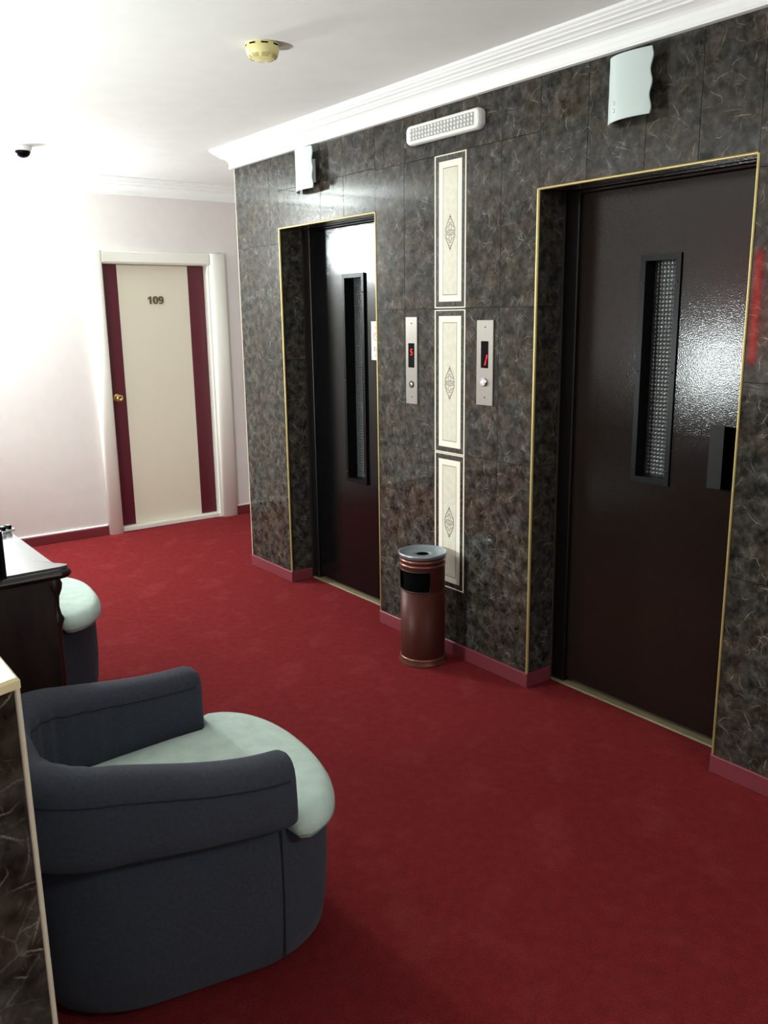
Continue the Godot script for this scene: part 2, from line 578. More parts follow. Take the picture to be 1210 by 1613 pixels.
# ------------------------------------------------------------------ the room
func build_shell() -> void:
	var f := mb()
	box(f, Vector3(-1.9, -0.12, -6.6), Vector3(5.2, 0.0, 2.2))
	tag(obj("floor", f, M.carpet, self), "red carpet covering the landing floor", "floor", "", "structure")
	var c := mb()
	box(c, Vector3(-1.9, CEIL, -6.6), Vector3(5.2, CEIL + 0.12, 2.2))
	tag(obj("ceiling", c, M.ceiling, self), "white plaster ceiling above the landing", "ceiling", "", "structure")
	# far wall with the opening of the room door
	var wf := mb()
	holed(wf, Vector3(-1.9, 0, FZ - 0.2), Vector3(5.2, CEIL, FZ), [[2.20, 3.085, -1.0, 2.02]])
	tag(obj("wall_far", wf, M.wall, self), "pale pinkish plaster wall around the numbered room door", "wall", "", "structure")
	var wl := mb()
	box(wl, Vector3(-1.9, 0, FZ), Vector3(-1.7, CEIL, 2.0))
	tag(obj("wall_left", wl, M.wall, self), "pale plaster wall on the stair side, left of the picture", "wall", "", "structure")
	var wb := mb()
	box(wb, Vector3(-1.9, 0, 2.0), Vector3(5.2, CEIL, 2.2))
	tag(obj("wall_back", wb, M.wall, self), "plain plaster wall behind the camera", "wall", "", "structure")
	var we := mb()
	box(we, Vector3(5.0, 0, FZ), Vector3(5.2, CEIL, 2.0))
	tag(obj("wall_end", we, M.wall, self), "plain plaster wall closing the corridor past the lift block", "wall", "", "structure")
	# cornice
	var prof := []
	for p in [[0.107, 0.0], [0.107, -0.010], [0.099, -0.016], [0.099, -0.020], [0.088, -0.026], [0.088, -0.031], [0.076, -0.036], [0.070, -0.043], [0.062, -0.046], [0.062, -0.052], [0.048, -0.056], [0.036, -0.063], [0.028, -0.072], [0.023, -0.084], [0.022, -0.104], [0.024, -0.108], [0.024, -0.114], [0.0, -0.114]]:
		prof.append(Vector2(p[0], CEIL + p[1]))
	var t1 := mb()
	moulding(t1, [Vector2(5.0, ZC), Vector2(WX, ZC), Vector2(WX, 2.0)], [Vector2(0, -1), Vector2(-1, -1), Vector2(-1, 0)], prof)
	tag(obj("trim_1", t1, M.plaster, self), "white stepped plaster cornice above the marble lift wall", "cornice", "", "structure")
	var t2 := mb()
	moulding(t2, [Vector2(-1.7, FZ), Vector2(5.0, FZ)], [Vector2(1, 1), Vector2(-1, 1)], prof)
	tag(obj("trim_2", t2, M.plaster, self), "white stepped plaster cornice along the far wall", "cornice", "", "structure")
	var t3 := mb()
	moulding(t3, [Vector2(-1.7, 2.0), Vector2(-1.7, FZ)], [Vector2(1, -1), Vector2(1, 1)], prof)
	tag(obj("trim_3", t3, M.plaster, self), "white plaster cornice along the stair wall", "cornice", "", "structure")
	# far baseboard with its white plaster edge
	var bf := thing("baseboard_far", "dark red baseboard along the far wall beside the room door", "baseboard", Vector3.ZERO, 0.0, "", "structure")
	for s in [[-1.7, 2.128], [3.216, 5.0]]:
		var b := mb()
		box(b, Vector3(s[0], 0, FZ), Vector3(s[1], 0.068, FZ + 0.014), 0.003)
		obj("board", b, M.baseboard_dark, bf)
		var e := mb()
		box(e, Vector3(s[0], 0.068, FZ), Vector3(s[1], 0.079, FZ + 0.012), 0.003)
		obj("plaster_edge", e, M.plaster, bf)

func wall_tile(parent: Node, z0: float, z1: float, y0: float, y1: float) -> void:
	var g := 0.0006
	var st := mb()
	var uvo := Vector2(rng.randi_range(0, 7) * 0.371, rng.randi_range(0, 5) * 0.293 + 0.5)
	slab(st, Vector3(WX + rng.randf_range(-0.0004, 0.0004), y0 + g, z0 + g), Vector3.BACK, Vector3.UP, z1 - z0 - 2 * g, y1 - y0 - 2 * g, 0.011, 0.0006, uvo, 0.78)
	obj("tile", st, M.marble, parent)

func build_lift_wall() -> void:
	var w := thing("wall_right", "dark brown marble-tiled wall holding the two lifts", "wall", Vector3.ZERO, 0.0, "", "structure")
	# masonry core, in axes turned so that its face looks along -x
	var core := mb()
	var holes := []
	for n in NICHE: holes.append([n[0] - 0.011, n[1] + 0.011, -1.0, n[2] + 0.011])
	holed(core, Vector3(ZC, 0, -0.26), Vector3(2.0, CEIL, 0.0), holes)
	var c := obj("core", core, M.grout, w)
	c.position = Vector3(WX + 0.0105, 0, 0)
	c.rotation.y = -PI / 2
	var back := mb()
	box(back, Vector3(WX + 0.2705, 0, ZC + 0.02), Vector3(WX + 0.37, CEIL, 2.0))
	obj("shaft_wall", back, M.grout, w)
	var side := mb()
	box(side, Vector3(WX + 0.0105, 0, ZC), Vector3(5.0, CEIL, ZC + 0.02))
	obj("side_wall", side, M.wall, w)
	# tiles: [z edges], [y edges]
	var rows_a := [0.068, 0.704, 1.354, 2.004, MTOP]
	var rows_b := [0.068, 0.345, 0.979, 1.627, 2.275, MTOP]
	var rows_c := [0.068, 0.725, 1.375, 2.025, MTOP]
	grid(w, [ZC, -4.770, -4.560, NICHE[0][0]], rows_a)
	grid(w, [NICHE[0][0], -4.240, -4.024, -3.809, NICHE[0][1]], [NICHE[0][2], 2.285, MTOP])
	grid(w, [NICHE[0][1], -3.313, -3.093], rows_b)
	grid(w, [-3.093, -2.886], [0.068, 0.345])
	grid(w, [-3.093, -2.886], [2.273, MTOP])
	grid(w, [-2.886, -2.677, NICHE[1][0]], rows_b)
	grid(w, [NICHE[1][0], -2.238, -1.985, -1.775, NICHE[1][1]], [NICHE[1][2], MTOP])
	var zs := [NICHE[1][1]]
	while zs[-1] < 1.9: zs.append(minf(zs[-1] + 0.213, 2.0))
	grid(w, zs, rows_c)
	# niche returns and soffits
	for k in 2:
		var n: Array = NICHE[k]
		var rows: Array = [0.068, 0.704, 1.354, 2.004, n[2]] if k == 0 else [0.068, 0.345, 0.979, 1.627, n[2]]
		for i in rows.size() - 1:
			for s in 2:
				var st := mb()
				var uvo := Vector2(rng.randf() * 3.0, rng.randf() * 3.0)
				var h: float = rows[i + 1] - rows[i] - 0.0018
				if s == 0: slab(st, Vector3(WX + 0.011, rows[i] + 0.0009, n[0]), Vector3.RIGHT, Vector3.UP, 0.135, h, 0.010, 0.0008, uvo, 0.78)
				else: slab(st, Vector3(WX + 0.146, rows[i] + 0.0009, n[1]), Vector3.LEFT, Vector3.UP, 0.135, h, 0.010, 0.0008, uvo, 0.78)
				obj("return_tile", st, M.marble, w)
		for i in 4:
			var st2 := mb()
			var z0: float = lerpf(n[0], n[1], i / 4.0)
			slab(st2, Vector3(WX + 0.011, n[2], z0), Vector3.RIGHT, Vector3.BACK, 0.135, (n[1] - n[0]) / 4.0 - 0.0018, 0.010, 0.0008, Vector2(rng.randf() * 3.0, rng.randf() * 3.0), 0.78)
			obj("soffit_tile", st2, M.marble, w)
	# three printed decor tiles in the middle
	var ys := [2.273, 1.6215, 0.9745]
	for i in 3:
		var im := decor_image(M.marble_image, Vector2i(90 + 310 * i, 40 + 170 * i))
		im.generate_mipmaps()
		var m := mat(Color.WHITE, 0.16)
		m.albedo_texture = ImageTexture.create_from_image(im)
		var hgt := 0.634
		var y0: float = ys[i] - hgt - 0.005
		var st3 := mb()
		st3.set_smooth_group(-1)
		var x := WX - 0.0004
		var za := -3.084
		var zb := -2.895
		quad(st3, Vector3(x, y0, za), Vector3(x, y0, zb), Vector3(x, y0 + hgt, zb), Vector3(x, y0 + hgt, za), [Vector2(0, 1), Vector2(1, 1), Vector2(1, 0), Vector2(0, 0)])
		for e in [[za, zb, y0, y0], [zb, za, y0 + hgt, y0 + hgt], [za, za, y0 + hgt, y0], [zb, zb, y0, y0 + hgt]]:
			quad(st3, Vector3(x + 0.011, e[2], e[0]), Vector3(x + 0.011, e[3], e[1]), Vector3(x, e[3], e[1]), Vector3(x, e[2], e[0]), [Vector2(0.02, 0.02), Vector2(0.02, 0.02), Vector2(0.02, 0.02), Vector2(0.02, 0.02)])
		obj("decor_tile", st3, m, w)
		# pencil liners round each tile
		for b in [[-3.0935, -3.0855, y0 - 0.006, ys[i]], [-2.8935, -2.8855, y0 - 0.006, ys[i]], [-3.0855, -2.8935, ys[i] - 0.005, ys[i]], [-3.0855, -2.8935, y0 - 0.006, y0 - 0.0005]]:
			var l := mb()
			slab(l, Vector3(WX - 0.002, b[2], b[0]), Vector3.BACK, Vector3.UP, b[1] - b[0], b[3] - b[2], 0.012, 0.0012)
			obj("pencil_liner", l, M.cream, w)
	# brass edges of the niches
	for k in 2:
		var n2: Array = NICHE[k]
		var t := thing("trim_%d" % (4 + k), ["slim brass edging around the far lift recess", "slim brass edging around the near lift recess"][k], "edging", Vector3.ZERO, 0.0, "", "structure")
		for s in 2:
			var st4 := mb()
			var pts := []
			tube(st4, [Vector3(WX - 0.001, 0.069, n2[s]), Vector3(WX - 0.001, n2[2], n2[s])], 0.0065 if s == 0 else 0.0042, 10)
			obj("edge_strip", st4, M.brass, t)
		var st5 := mb()
		tube(st5, [Vector3(WX - 0.001, n2[2], n2[0]), Vector3(WX - 0.001, n2[2], n2[1])], 0.005, 10)
		obj("edge_strip", st5, M.brass, t)
	var cb := mb()
	tube(cb, [Vector3(WX + 0.002, 0.07, ZC), Vector3(WX + 0.002, MTOP, ZC)], 0.004, 8)
	tag(obj("trim_6", cb, M.bead, self), "thin cream corner bead at the far end of the marble wall", "edging", "", "structure")
	# rose painted baseboard, with short returns into the recesses
	var bb := thing("baseboard_right", "dusty rose painted baseboard under the marble lift wall", "baseboard", Vector3.ZERO, 0.0, "", "structure")
	for r in [[ZC, NICHE[0][0]], [NICHE[0][1], NICHE[1][0]], [NICHE[1][1], 2.0]]:
		var st6 := mb()
		slab(st6, Vector3(WX - 0.008, 0, r[0] - 0.006), Vector3.BACK, Vector3.UP, r[1] - r[0] + 0.012, 0.068, 0.018, 0.003)
		obj("board", st6, M.baseboard, bb)
	for k in 2:
		for s in 2:
			var st7 := mb()
			if s == 0: slab(st7, Vector3(WX + 0.0102, 0, NICHE[k][0] + 0.006), Vector3.RIGHT, Vector3.UP, 0.134, 0.068, 0.012, 0.003)
			else: slab(st7, Vector3(WX + 0.1442, 0, NICHE[k][1] - 0.006), Vector3.LEFT, Vector3.UP, 0.134, 0.068, 0.012, 0.003)
			obj("return_board", st7, M.baseboard, bb)
	var sb := mb()
	slab(sb, Vector3(5.0, 0, ZC - 0.008), Vector3.LEFT, Vector3.UP, 5.0 - WX, 0.068, 0.008, 0.003)
	obj("board", sb, M.baseboard, bb)

func grid(parent: Node, zs: Array, ys: Array) -> void:
	for i in zs.size() - 1:
		for j in ys.size() - 1:
			wall_tile(parent, zs[i], zs[i + 1], ys[j], ys[j + 1])

# ------------------------------------------------------------------ lifts
func pillow_pane(st: SurfaceTool, x0: float, x1: float, y0: float, y1: float, z: float, cell: float, h: float) -> void:
	var nx := int(round((x1 - x0) / cell))
	var ny := int(round((y1 - y0) / cell))
	var dx := (x1 - x0) / nx
	var dy := (y1 - y0) / ny
	for i in nx:
		for j in ny:
			st.set_smooth_group(1 + (i * 7 + j * 3) % 29)
			var a := Vector3(x0 + i * dx, y0 + j * dy, z)
			var b := a + Vector3(dx, dy, 0)
			var o := Vector3(rng.randf_range(-0.15, 0.15) * dx, rng.randf_range(-0.15, 0.15) * dy, 0)
			var p := [a, Vector3(b.x, a.y, z), b, Vector3(a.x, b.y, z)]
			var q := []
			for k in 4: q.append(p[k].lerp((a + b) / 2 + o, 0.55) + Vector3(0, 0, h))
			for k in 4: quad(st, p[k], p[(k + 1) % 4], q[(k + 1) % 4], q[k])
			quad(st, q[0], q[1], q[2], q[3])

func build_lift_doors() -> void:
	# local axes: x runs along +z of the room, z comes out of the door; origin at the left foot of the recess, in the door plane
	for k in 2:
		var n: Array = NICHE[k]
		var W: float = n[1] - n[0]
		var d := thing("door_%d" % (2 + k), ["black hammered-metal lift door with narrow window, in the far recess", "dark brown hammered-metal lift door with narrow window, in the near recess"][k], "door", Vector3(DX, 0, n[0]), -PI / 2, "", "structure")
		var leaf_m: Material = [M.black_door, M.brown_door][k]
		var jl := 0.05 if k == 0 else 0.063
		var top: float = n[2] - 0.012
		# frame
		for s in [[0.0, jl, 0.0, n[2]], [W - 0.03, W, 0.0, n[2]]]:
			var j := mb()
			box(j, Vector3(s[0], s[2], -0.05), Vector3(s[1], s[3], 0.012), 0.003)
			obj("jamb", j, M.jamb, d)
		var hd := mb()
		box(hd, Vector3(jl, top, -0.05), Vector3(W - 0.03, n[2], 0.012), 0.003)
		obj("frame_head", hd, leaf_m, d)
		# leaf with window and pull pocket
		var wx: Array = [0.376, 0.580] if k == 0 else [0.364, 0.537]
		var wy: Array = [0.672, 1.824] if k == 0 else [0.957, 1.805]
		var hx0: float = W - 0.212
		var holes := [[wx[0] + 0.012, wx[1] - 0.012, wy[0] + 0.012, wy[1] - 0.012]]
		if k == 1: holes.append([hx0, W - 0.09, 0.976, 1.203])
		var lf := mb()
		holed(lf, Vector3(jl + 0.003, 0.028, -0.045), Vector3(W - 0.032, top - 0.003, 0.0), holes)
		obj("leaf", lf, leaf_m, d)
		# window: proud frame, deep reveal, dimpled wired glass
		var fr := mb()
		var f0 := 0.022
		holed(fr, Vector3(wx[0], wy[0], 0.0), Vector3(wx[1], wy[1], 0.012 if k == 0 else 0.007), [[wx[0] + f0, wx[1] - f0, wy[0] + f0, wy[1] - f0]])
		obj("window_frame", fr, M.black, d)
		var rv := mb()
		holed(rv, Vector3(wx[0] + 0.012, wy[0] + 0.012, -0.066), Vector3(wx[1] - 0.012, wy[1] - 0.012, 0.0), [[wx[0] + f0, wx[1] - f0, wy[0] + f0, wy[1] - f0]])
		obj("window_reveal", rv, M.black, d)
		var gl := mb()
		pillow_pane(gl, wx[0] + f0, wx[1] - f0, wy[0] + f0, wy[1] - f0, -0.052, 0.0155, 0.0022)
		obj("glass_pane", gl, M.wired_glass, d)
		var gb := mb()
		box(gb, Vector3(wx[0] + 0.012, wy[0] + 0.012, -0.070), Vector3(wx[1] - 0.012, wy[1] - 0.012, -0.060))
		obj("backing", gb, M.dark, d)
		for sx in [wx[0] + 0.011, wx[1] - 0.011]:
			for sy in [wy[0] + 0.055, lerpf(wy[0], wy[1], 0.5), wy[1] - 0.10]:
				var sc := mb()
				lathe_z(sc, [Vector2(0.0045, 0.0), Vector2(0.004, 0.0022), Vector2(0.0, 0.003)], Vector3(sx, sy, 0.012 if k == 0 else 0.007), 12)
				obj("screw", sc, M.grey_metal, d)
		if k == 1:
			# recessed pull: slanted grey plate that runs into a dark pocket
			var pk := mb()
			var y0 := 0.976
			var y1 := 1.203
			pk.set_smooth_group(-1)
			var xa := hx0
			var xm := hx0 + 0.052
			var xb := W - 0.09
			quad(pk, Vector3(xa, y0, 0.0), Vector3(xm, y0, -0.006), Vector3(xm, y1, -0.006), Vector3(xa, y1, 0.0))
			obj("pull_plate", pk, M.pull, d)
			var pd := mb()
			holed(pd, Vector3(xa, y0, -0.044), Vector3(xb, y1, -0.007), [[xm, xb - 0.004, y0 + 0.002, y1 - 0.002]])
			box(pd, Vector3(xa, y0, -0.046), Vector3(xb, y1, -0.042))
			obj("pull_pocket", pd, M.dark, d)
			var ps := mb()
			lathe_z(ps, [Vector2(0.0045, 0.0), Vector2(0.004, 0.0022), Vector2(0.0, 0.003)], Vector3(hx0 - 0.012, y1 - 0.004, 0.0), 12)
			obj("screw", ps, M.steel, d)
		var th := mb()
		box(th, Vector3(0.0, 0.0, -0.05), Vector3(W, 0.010, 0.028), 0.004)
		obj("threshold", th, M.sill, d)
	# notice stuck to the far lift door
	var nm := mat(Color.WHITE, 0.6)
	nm.albedo_texture = ImageTexture.create_from_image(notice_image())
	var no := mb()
	no.set_smooth_group(-1)
	var xx := DX - 0.0012
	var za := -3.828
	var zb := -3.700
	var ya := 1.368
	var yb := 1.570
	quad(no, Vector3(xx, ya, za), Vector3(xx, ya, zb), Vector3(xx, yb, zb), Vector3(xx, yb, za), [Vector2(0, 1), Vector2(1, 1), Vector2(1, 0), Vector2(0, 0)])
	for e in [[za, zb, ya, ya], [zb, za, yb, yb], [za, za, yb, ya], [zb, zb, ya, yb]]:
		quad(no, Vector3(xx + 0.0012, e[2], e[0]), Vector3(xx + 0.0012, e[3], e[1]), Vector3(xx, e[3], e[1]), Vector3(xx, e[2], e[0]), [Vector2(0.9, 0.02), Vector2(0.9, 0.02), Vector2(0.9, 0.02), Vector2(0.9, 0.02)])
	var notice := obj("paper_notice", no, nm, self)
	tag(notice, "white printed notice with dotted border stuck on the black lift door", "notice")

# ------------------------------------------------------------------ room door 109
func build_room_door() -> void:
	var d := thing("door_1", "cream room door with two dark red bands and number 109", "door", Vector3(0, 0, FZ), 0.0, "", "structure")
	var xl := 2.243
	var xr := 3.062
	# frame lining
	for s in [[2.20, xl, 0.0, 2.02], [xr, 3.085, 0.0, 2.02], [xl, xr, 1.993, 2.02]]:
		var j := mb()
		box(j, Vector3(s[0], s[2], -0.12), Vector3(s[1], s[3], 0.012), 0.003)
		obj("frame_lining", j, M.white_gloss, d)
	# half-round posts and flat head of the casing
	for s in [[2.131, 2.238], [3.080, 3.213]]:
		var p := mb()
		var ring_b := []
		var ring_t := []
		var n := 14
		for k in n + 1:
			var a := PI * k / n
			var x: float = lerpf(s[1], s[0], (1 - cos(a)) / 2)
			var z: float = 0.008 + 0.032 * sqrt(maxf(sin(a), 0.0))
			ring_b.append(Vector3(x, 0, z)); ring_t.append(Vector3(x, 2.082, z))
		ring_b.append(Vector3(s[0], 0, 0)); ring_t.append(Vector3(s[0], 2.082, 0))
		ring_b.append(Vector3(s[1], 0, 0)); ring_t.append(Vector3(s[1], 2.082, 0))
		ring_b.reverse(); ring_t.reverse()
		loft(p, [ring_b, ring_t])
		obj("casing_post", p, M.white_gloss, d)
	var hd := mb()
	box(hd, Vector3(2.238, 2.0, 0.0), Vector3(3.080, 2.080, 0.028), 0.006)
	obj("casing_head", hd, M.white_gloss, d)
	# leaf
	var lz := -0.06
	var lf := mb()
	box(lf, Vector3(xl + 0.003, 0.036, lz - 0.04), Vector3(xr - 0.003, 1.990, lz), 0.002)
	obj("leaf", lf, M.cream, d)
	for s in [[xl + 0.003, 2.370], [2.928, xr - 0.003]]:
		var b := mb()
		box(b, Vector3(s[0], 0.036, lz), Vector3(s[1], 1.990, lz + 0.003), 0.001)
		obj("red_band", b, M.door_red, d).set_meta("label", "dark red vertical band")
	var sill := mb()
	box(sill, Vector3(xl, 0.0, -0.12), Vector3(xr, 0.036, 0.004), 0.004)
	obj("sill", sill, M.white_gloss, d)
	# number
	var tm := TextMesh.new()
	tm.text = "109"
	var fnt := SystemFont.new()
	fnt.font_names = PackedStringArray(["Droid Sans"])
	fnt.font_weight = 800
	tm.font = fnt
	tm.font_size = 64
	tm.pixel_size = 0.00175
	tm.depth = 0.008
	var num := MeshInstance3D.new()
	num.name = "number_plate"
	num.mesh = tm
	num.material_override = M.number
	num.position = Vector3(2.655, 1.735, lz + 0.005)
	num.scale = Vector3(0.72, 0.70, 1)
	d.add_child(num, true)
	num.set_meta("label", "brass numerals 109")
	# knob
	var kb := mb()
	lathe_z(kb, [Vector2(0.031, 0.0), Vector2(0.031, 0.004), Vector2(0.026, 0.009), Vector2(0.013, 0.012), Vector2(0.012, 0.03), Vector2(0.020, 0.036), Vector2(0.027, 0.046), Vector2(0.028, 0.056), Vector2(0.024, 0.066), Vector2(0.012, 0.070), Vector2(0.011, 0.067), Vector2(0.0, 0.067)], Vector3(2.298, 1.022, lz + 0.003), 28)
	obj("knob", kb, M.knob, d).set_meta("label", "round brass knob")

# ------------------------------------------------------------------ stair parapet
func build_parapet() -> void:
	var w := thing("wall_parapet", "marble-clad low stair wall with cream cap at the left frame edge", "wall", Vector3.ZERO, 0.0, "", "structure")
	var A := Vector3(0.265, 0, -1.252)
	var u := Vector3(0.95, 0, -0.312).normalized()
	var Bp := A - u * 0.125
	var c := mb()
	var pl := [Vector3(A.x - 0.011, 0, A.z - 0.009), Vector3(A.x - 0.011, 0, -4.7), Vector3(0.145, 0, -4.7), Vector3(Bp.x + 0.006, 0, Bp.z - 0.01)]
	var up := []
	for p in pl: up.append(p + Vector3(0, 1.084, 0))
	loft(c, [pl, up], true, true, -1)
	obj("core", c, M.grout, w)
	for r in [[0.0, 0.345], [0.346, 1.082]]:
		var st := mb()
		slab(st, Bp + Vector3(0, r[0], 0), u, Vector3.UP, 0.125, r[1] - r[0], 0.010, 0.0008, Vector2(0.62, 0.18 + r[0]), 0.62)
		obj("tile", st, M.marble, w)
	var z := A.z - 0.002
	while z > -4.69:
		var z2 := maxf(z - 0.22, -4.7)
		for r in [[0.0, 0.345], [0.346, 1.082]]:
			var st2 := mb()
			slab(st2, Vector3(A.x, r[0], z), Vector3.FORWARD, Vector3.UP, z - z2 - 0.0012, r[1] - r[0], 0.010, 0.0008, Vector2(rng.randf() * 3, rng.randf() * 3), 0.78)
			obj("tile", st2, M.marble, w)
		z = z2
	var cap := mb()
	var oa := A + Vector3(0.004, 0, 0.005)
	var ob := Bp + Vector3(-0.004, 0, 0.005)
	var rings := []
	for e in [[1.084, 0.0], [1.096, 0.0], [1.1, 0.004]]:
		rings.append([Vector3(oa.x - e[1], e[0], oa.z - e[1]), Vector3(oa.x - e[1], e[0], -4.7), Vector3(0.137 + e[1], e[0], -4.7), Vector3(ob.x + e[1], e[0], ob.z - e[1])])
	loft(cap, rings, true, true, -1)
	obj("cap", cap, M.parapet_cap, w)
	var bead := mb()
	tube(bead, [A + Vector3(-0.001, 0.0, 0.001), A + Vector3(-0.001, 1.085, 0.001)], 0.0045, 8)
	obj("corner_bead", bead, M.bead, w)

# ------------------------------------------------------------------ lamps
func frosted_shade(st: SurfaceTool, w: float, h: float, bulge: float, tip: float) -> void:
	# curved glass sheet; its right edge is wavy, its left edge hangs a little lower; local x right, y up, z out of the wall
	var n := 18
	var m := 24
	var pos := func(i: int, j: int, off: float) -> Vector3:
		var t := float(j) / m
		var wave := 0.0045 * sin(t * TAU * 2.6)
		var s := float(i) / n
		var right := w / 2 + wave - 0.012 * t * 0.0
		var x: float = lerpf(-w / 2, right, s)
		var z: float = 0.008 + shade_depth(s, bulge) + off
		var y: float = lerpf(-tip * pow(1 - s, 3.0), h, t)
		return Vector3(x, y, z)
	st.set_smooth_group(1)
	for i in n:
		for j in m:
			quad(st, pos.call(i, j, 0.005), pos.call(i + 1, j, 0.005), pos.call(i + 1, j + 1, 0.005), pos.call(i, j + 1, 0.005))
			quad(st, pos.call(i + 1, j, 0.0), pos.call(i, j, 0.0), pos.call(i, j + 1, 0.0), pos.call(i + 1, j + 1, 0.0))
	st.set_smooth_group(2)
	for i in n:
		quad(st, pos.call(i, 0, 0.0), pos.call(i + 1, 0, 0.0), pos.call(i + 1, 0, 0.005), pos.call(i, 0, 0.005))
		quad(st, pos.call(i, m, 0.005), pos.call(i + 1, m, 0.005), pos.call(i + 1, m, 0.0), pos.call(i, m, 0.0))
	for j in m:
		quad(st, pos.call(0, j, 0.0), pos.call(0, j, 0.005), pos.call(0, j + 1, 0.005), pos.call(0, j + 1, 0.0))
		quad(st, pos.call(n, j, 0.005), pos.call(n, j, 0.0), pos.call(n, j + 1, 0.0), pos.call(n, j + 1, 0.005))

func shade_depth(s: float, bulge: float) -> float:
	if s < 0.5: return bulge * sqrt(maxf(1.0 - pow(1.0 - s / 0.5, 2.0), 0.0))
	return bulge * (1.0 - 0.25 * pow((s - 0.5) / 0.5, 2.0))

func sconce(label: String, at: Vector3, turn: float, w: float, group: String, lit := 0.0) -> void:
	var s := thing("wall_sconce", label, "wall lamp", at, turn, group)
	var sh := mb()
	frosted_shade(sh, w, 0.205, 0.052, 0.008)
	if lit > 0.0:
		obj("glass_shade", sh, glow(LAMP, 1.5), s)
	else:
		obj("glass_shade", sh, M.frosted, s)
	var bp := mb()
	box(bp, Vector3(-0.05, 0.035, 0.0), Vector3(0.05, 0.15, 0.012), 0.003)
	obj("back_plate", bp, M.white_plastic, s)
	var ar := mb()
	box(ar, Vector3(-0.02, 0.06, 0.012), Vector3(0.02, 0.085, 0.05), 0.002)
	obj("bulb_holder", ar, M.white_plastic, s)
	for y in [0.032, 0.055]:
		var st := mb()
		var zz := 0.008 + shade_depth(0.27, 0.052) + 0.0035
		lathe_z(st, [Vector2(0.0075, -0.003), Vector2(0.007, 0.003), Vector2(0.0, 0.0045)], Vector3(-w * 0.23, y, zz), 14)
		obj("stud", st, M.stud, s)
	if lit > 0.0:
		omni("unseen_sconce_light", Vector3(0, 0.12, 0.10), lit, 0.06, LAMP, s)

func build_lamps() -> void:
	sconce("pale frosted glass wall lamp above the far black lift door", Vector3(WX, 2.25, -4.112), -PI / 2, 0.195, "unlit glass wall lamps on the marble")
	sconce("pale frosted glass wall lamp above the near brown lift door", Vector3(WX, 2.238, -2.032), -PI / 2, 0.192, "unlit glass wall lamps on the marble")
	sconce("unseen lit frosted glass wall lamp on the far wall, placed to light its left end", Vector3(0.98, 2.02, FZ), 0.0, 0.205, "", E_FAR)  # out of view, placed to light the far wall, ceiling and far lift door
	# unseen globe lamp, placed to light the ceiling and the near lift door
	var g := thing("unseen_globe_lamp", "unseen white globe lamp on a cord behind the low marble wall, placed to light the ceiling", "pendant lamp", Vector3(0.0, 1.24, -3.5))
	var co := mb()
	tube(co, [Vector3(0, 0.10, 0), Vector3(0, CEIL - 1.24, 0)], 0.004, 8)
	obj("cord", co, M.black, g)
	var cn := mb()
	lathe(cn, [Vector2(0.055, CEIL - 1.24 - 0.03), Vector2(0.06, CEIL - 1.24 - 0.02), Vector2(0.06, CEIL - 1.24)], Vector3.ZERO, 24)
	obj("ceiling_rose", cn, M.white_plastic, g)
	var hs := mb()
	lathe(hs, [Vector2(0.03, 0.075), Vector2(0.032, 0.10), Vector2(0.012, 0.125)], Vector3.ZERO, 20)
	obj("holder", hs, M.chrome, g)
	var gb := mb()
	var prof := []
	for k in 17:
		var a := -PI / 2 + PI * k / 16.0
		prof.append(Vector2(0.09 * cos(a), 0.09 * sin(a)))
	lathe(gb, prof, Vector3.ZERO, 32)
	obj("globe", gb, glow(LAMP, 4.0), g)
	omni("unseen_globe_light", Vector3.ZERO, E_STAIR, 0.09, LAMP, g)
	# unseen ceiling lamp behind the camera, placed to light the dark foreground
	var dl := thing("unseen_ceiling_lamp", "unseen round white ceiling lamp behind the camera, placed to light the foreground", "ceiling lamp", Vector3(1.3, CEIL, 1.1))
	var dr := mb()
	lathe(dr, [Vector2(0.165, -0.03), Vector2(0.172, -0.02), Vector2(0.172, 0.0)], Vector3.ZERO, 40)
	obj("rim", dr, M.white_plastic, dl)
	var dm := mb()
	var dp := []
	for k in 9:
		var a := PI / 2 * k / 8.0
		dp.append(Vector2(0.16 * sin(a), -0.03 - 0.05 * cos(a)))
	lathe(dm, dp, Vector3.ZERO, 40)
	obj("diffuser", dm, glow(LAMP, 1.5), dl)
	omni("unseen_ceiling_lamp_light", Vector3(0, -0.11, 0), E_BACK, 0.12, LAMP, dl)
	# unseen red light strip, placed for its streak reflected in the marble
	var r := thing("unseen_light_strip", "unseen upright glowing red light strip on the stair wall, placed for its reflection in the marble", "light strip", Vector3(-1.7, 1.16, -4.06), PI / 2)
	var ch := mb()
	box(ch, Vector3(-0.026, 0.0, 0.0), Vector3(0.026, 0.92, 0.014), 0.003)
	obj("channel", ch, M.black, r)
	var tb := mb()
	tube(tb, [Vector3(0, 0.01, 0.026), Vector3(0, 0.91, 0.026)], 0.016, 12)
	obj("red_tube", tb, glow(Color(1.0, 0.03, 0.06), 20.0), r)
	omni("unseen_strip_light", Vector3(0, 0.46, 0.07), 0.03, 0.3, Color(1.0, 0.03, 0.06), r)

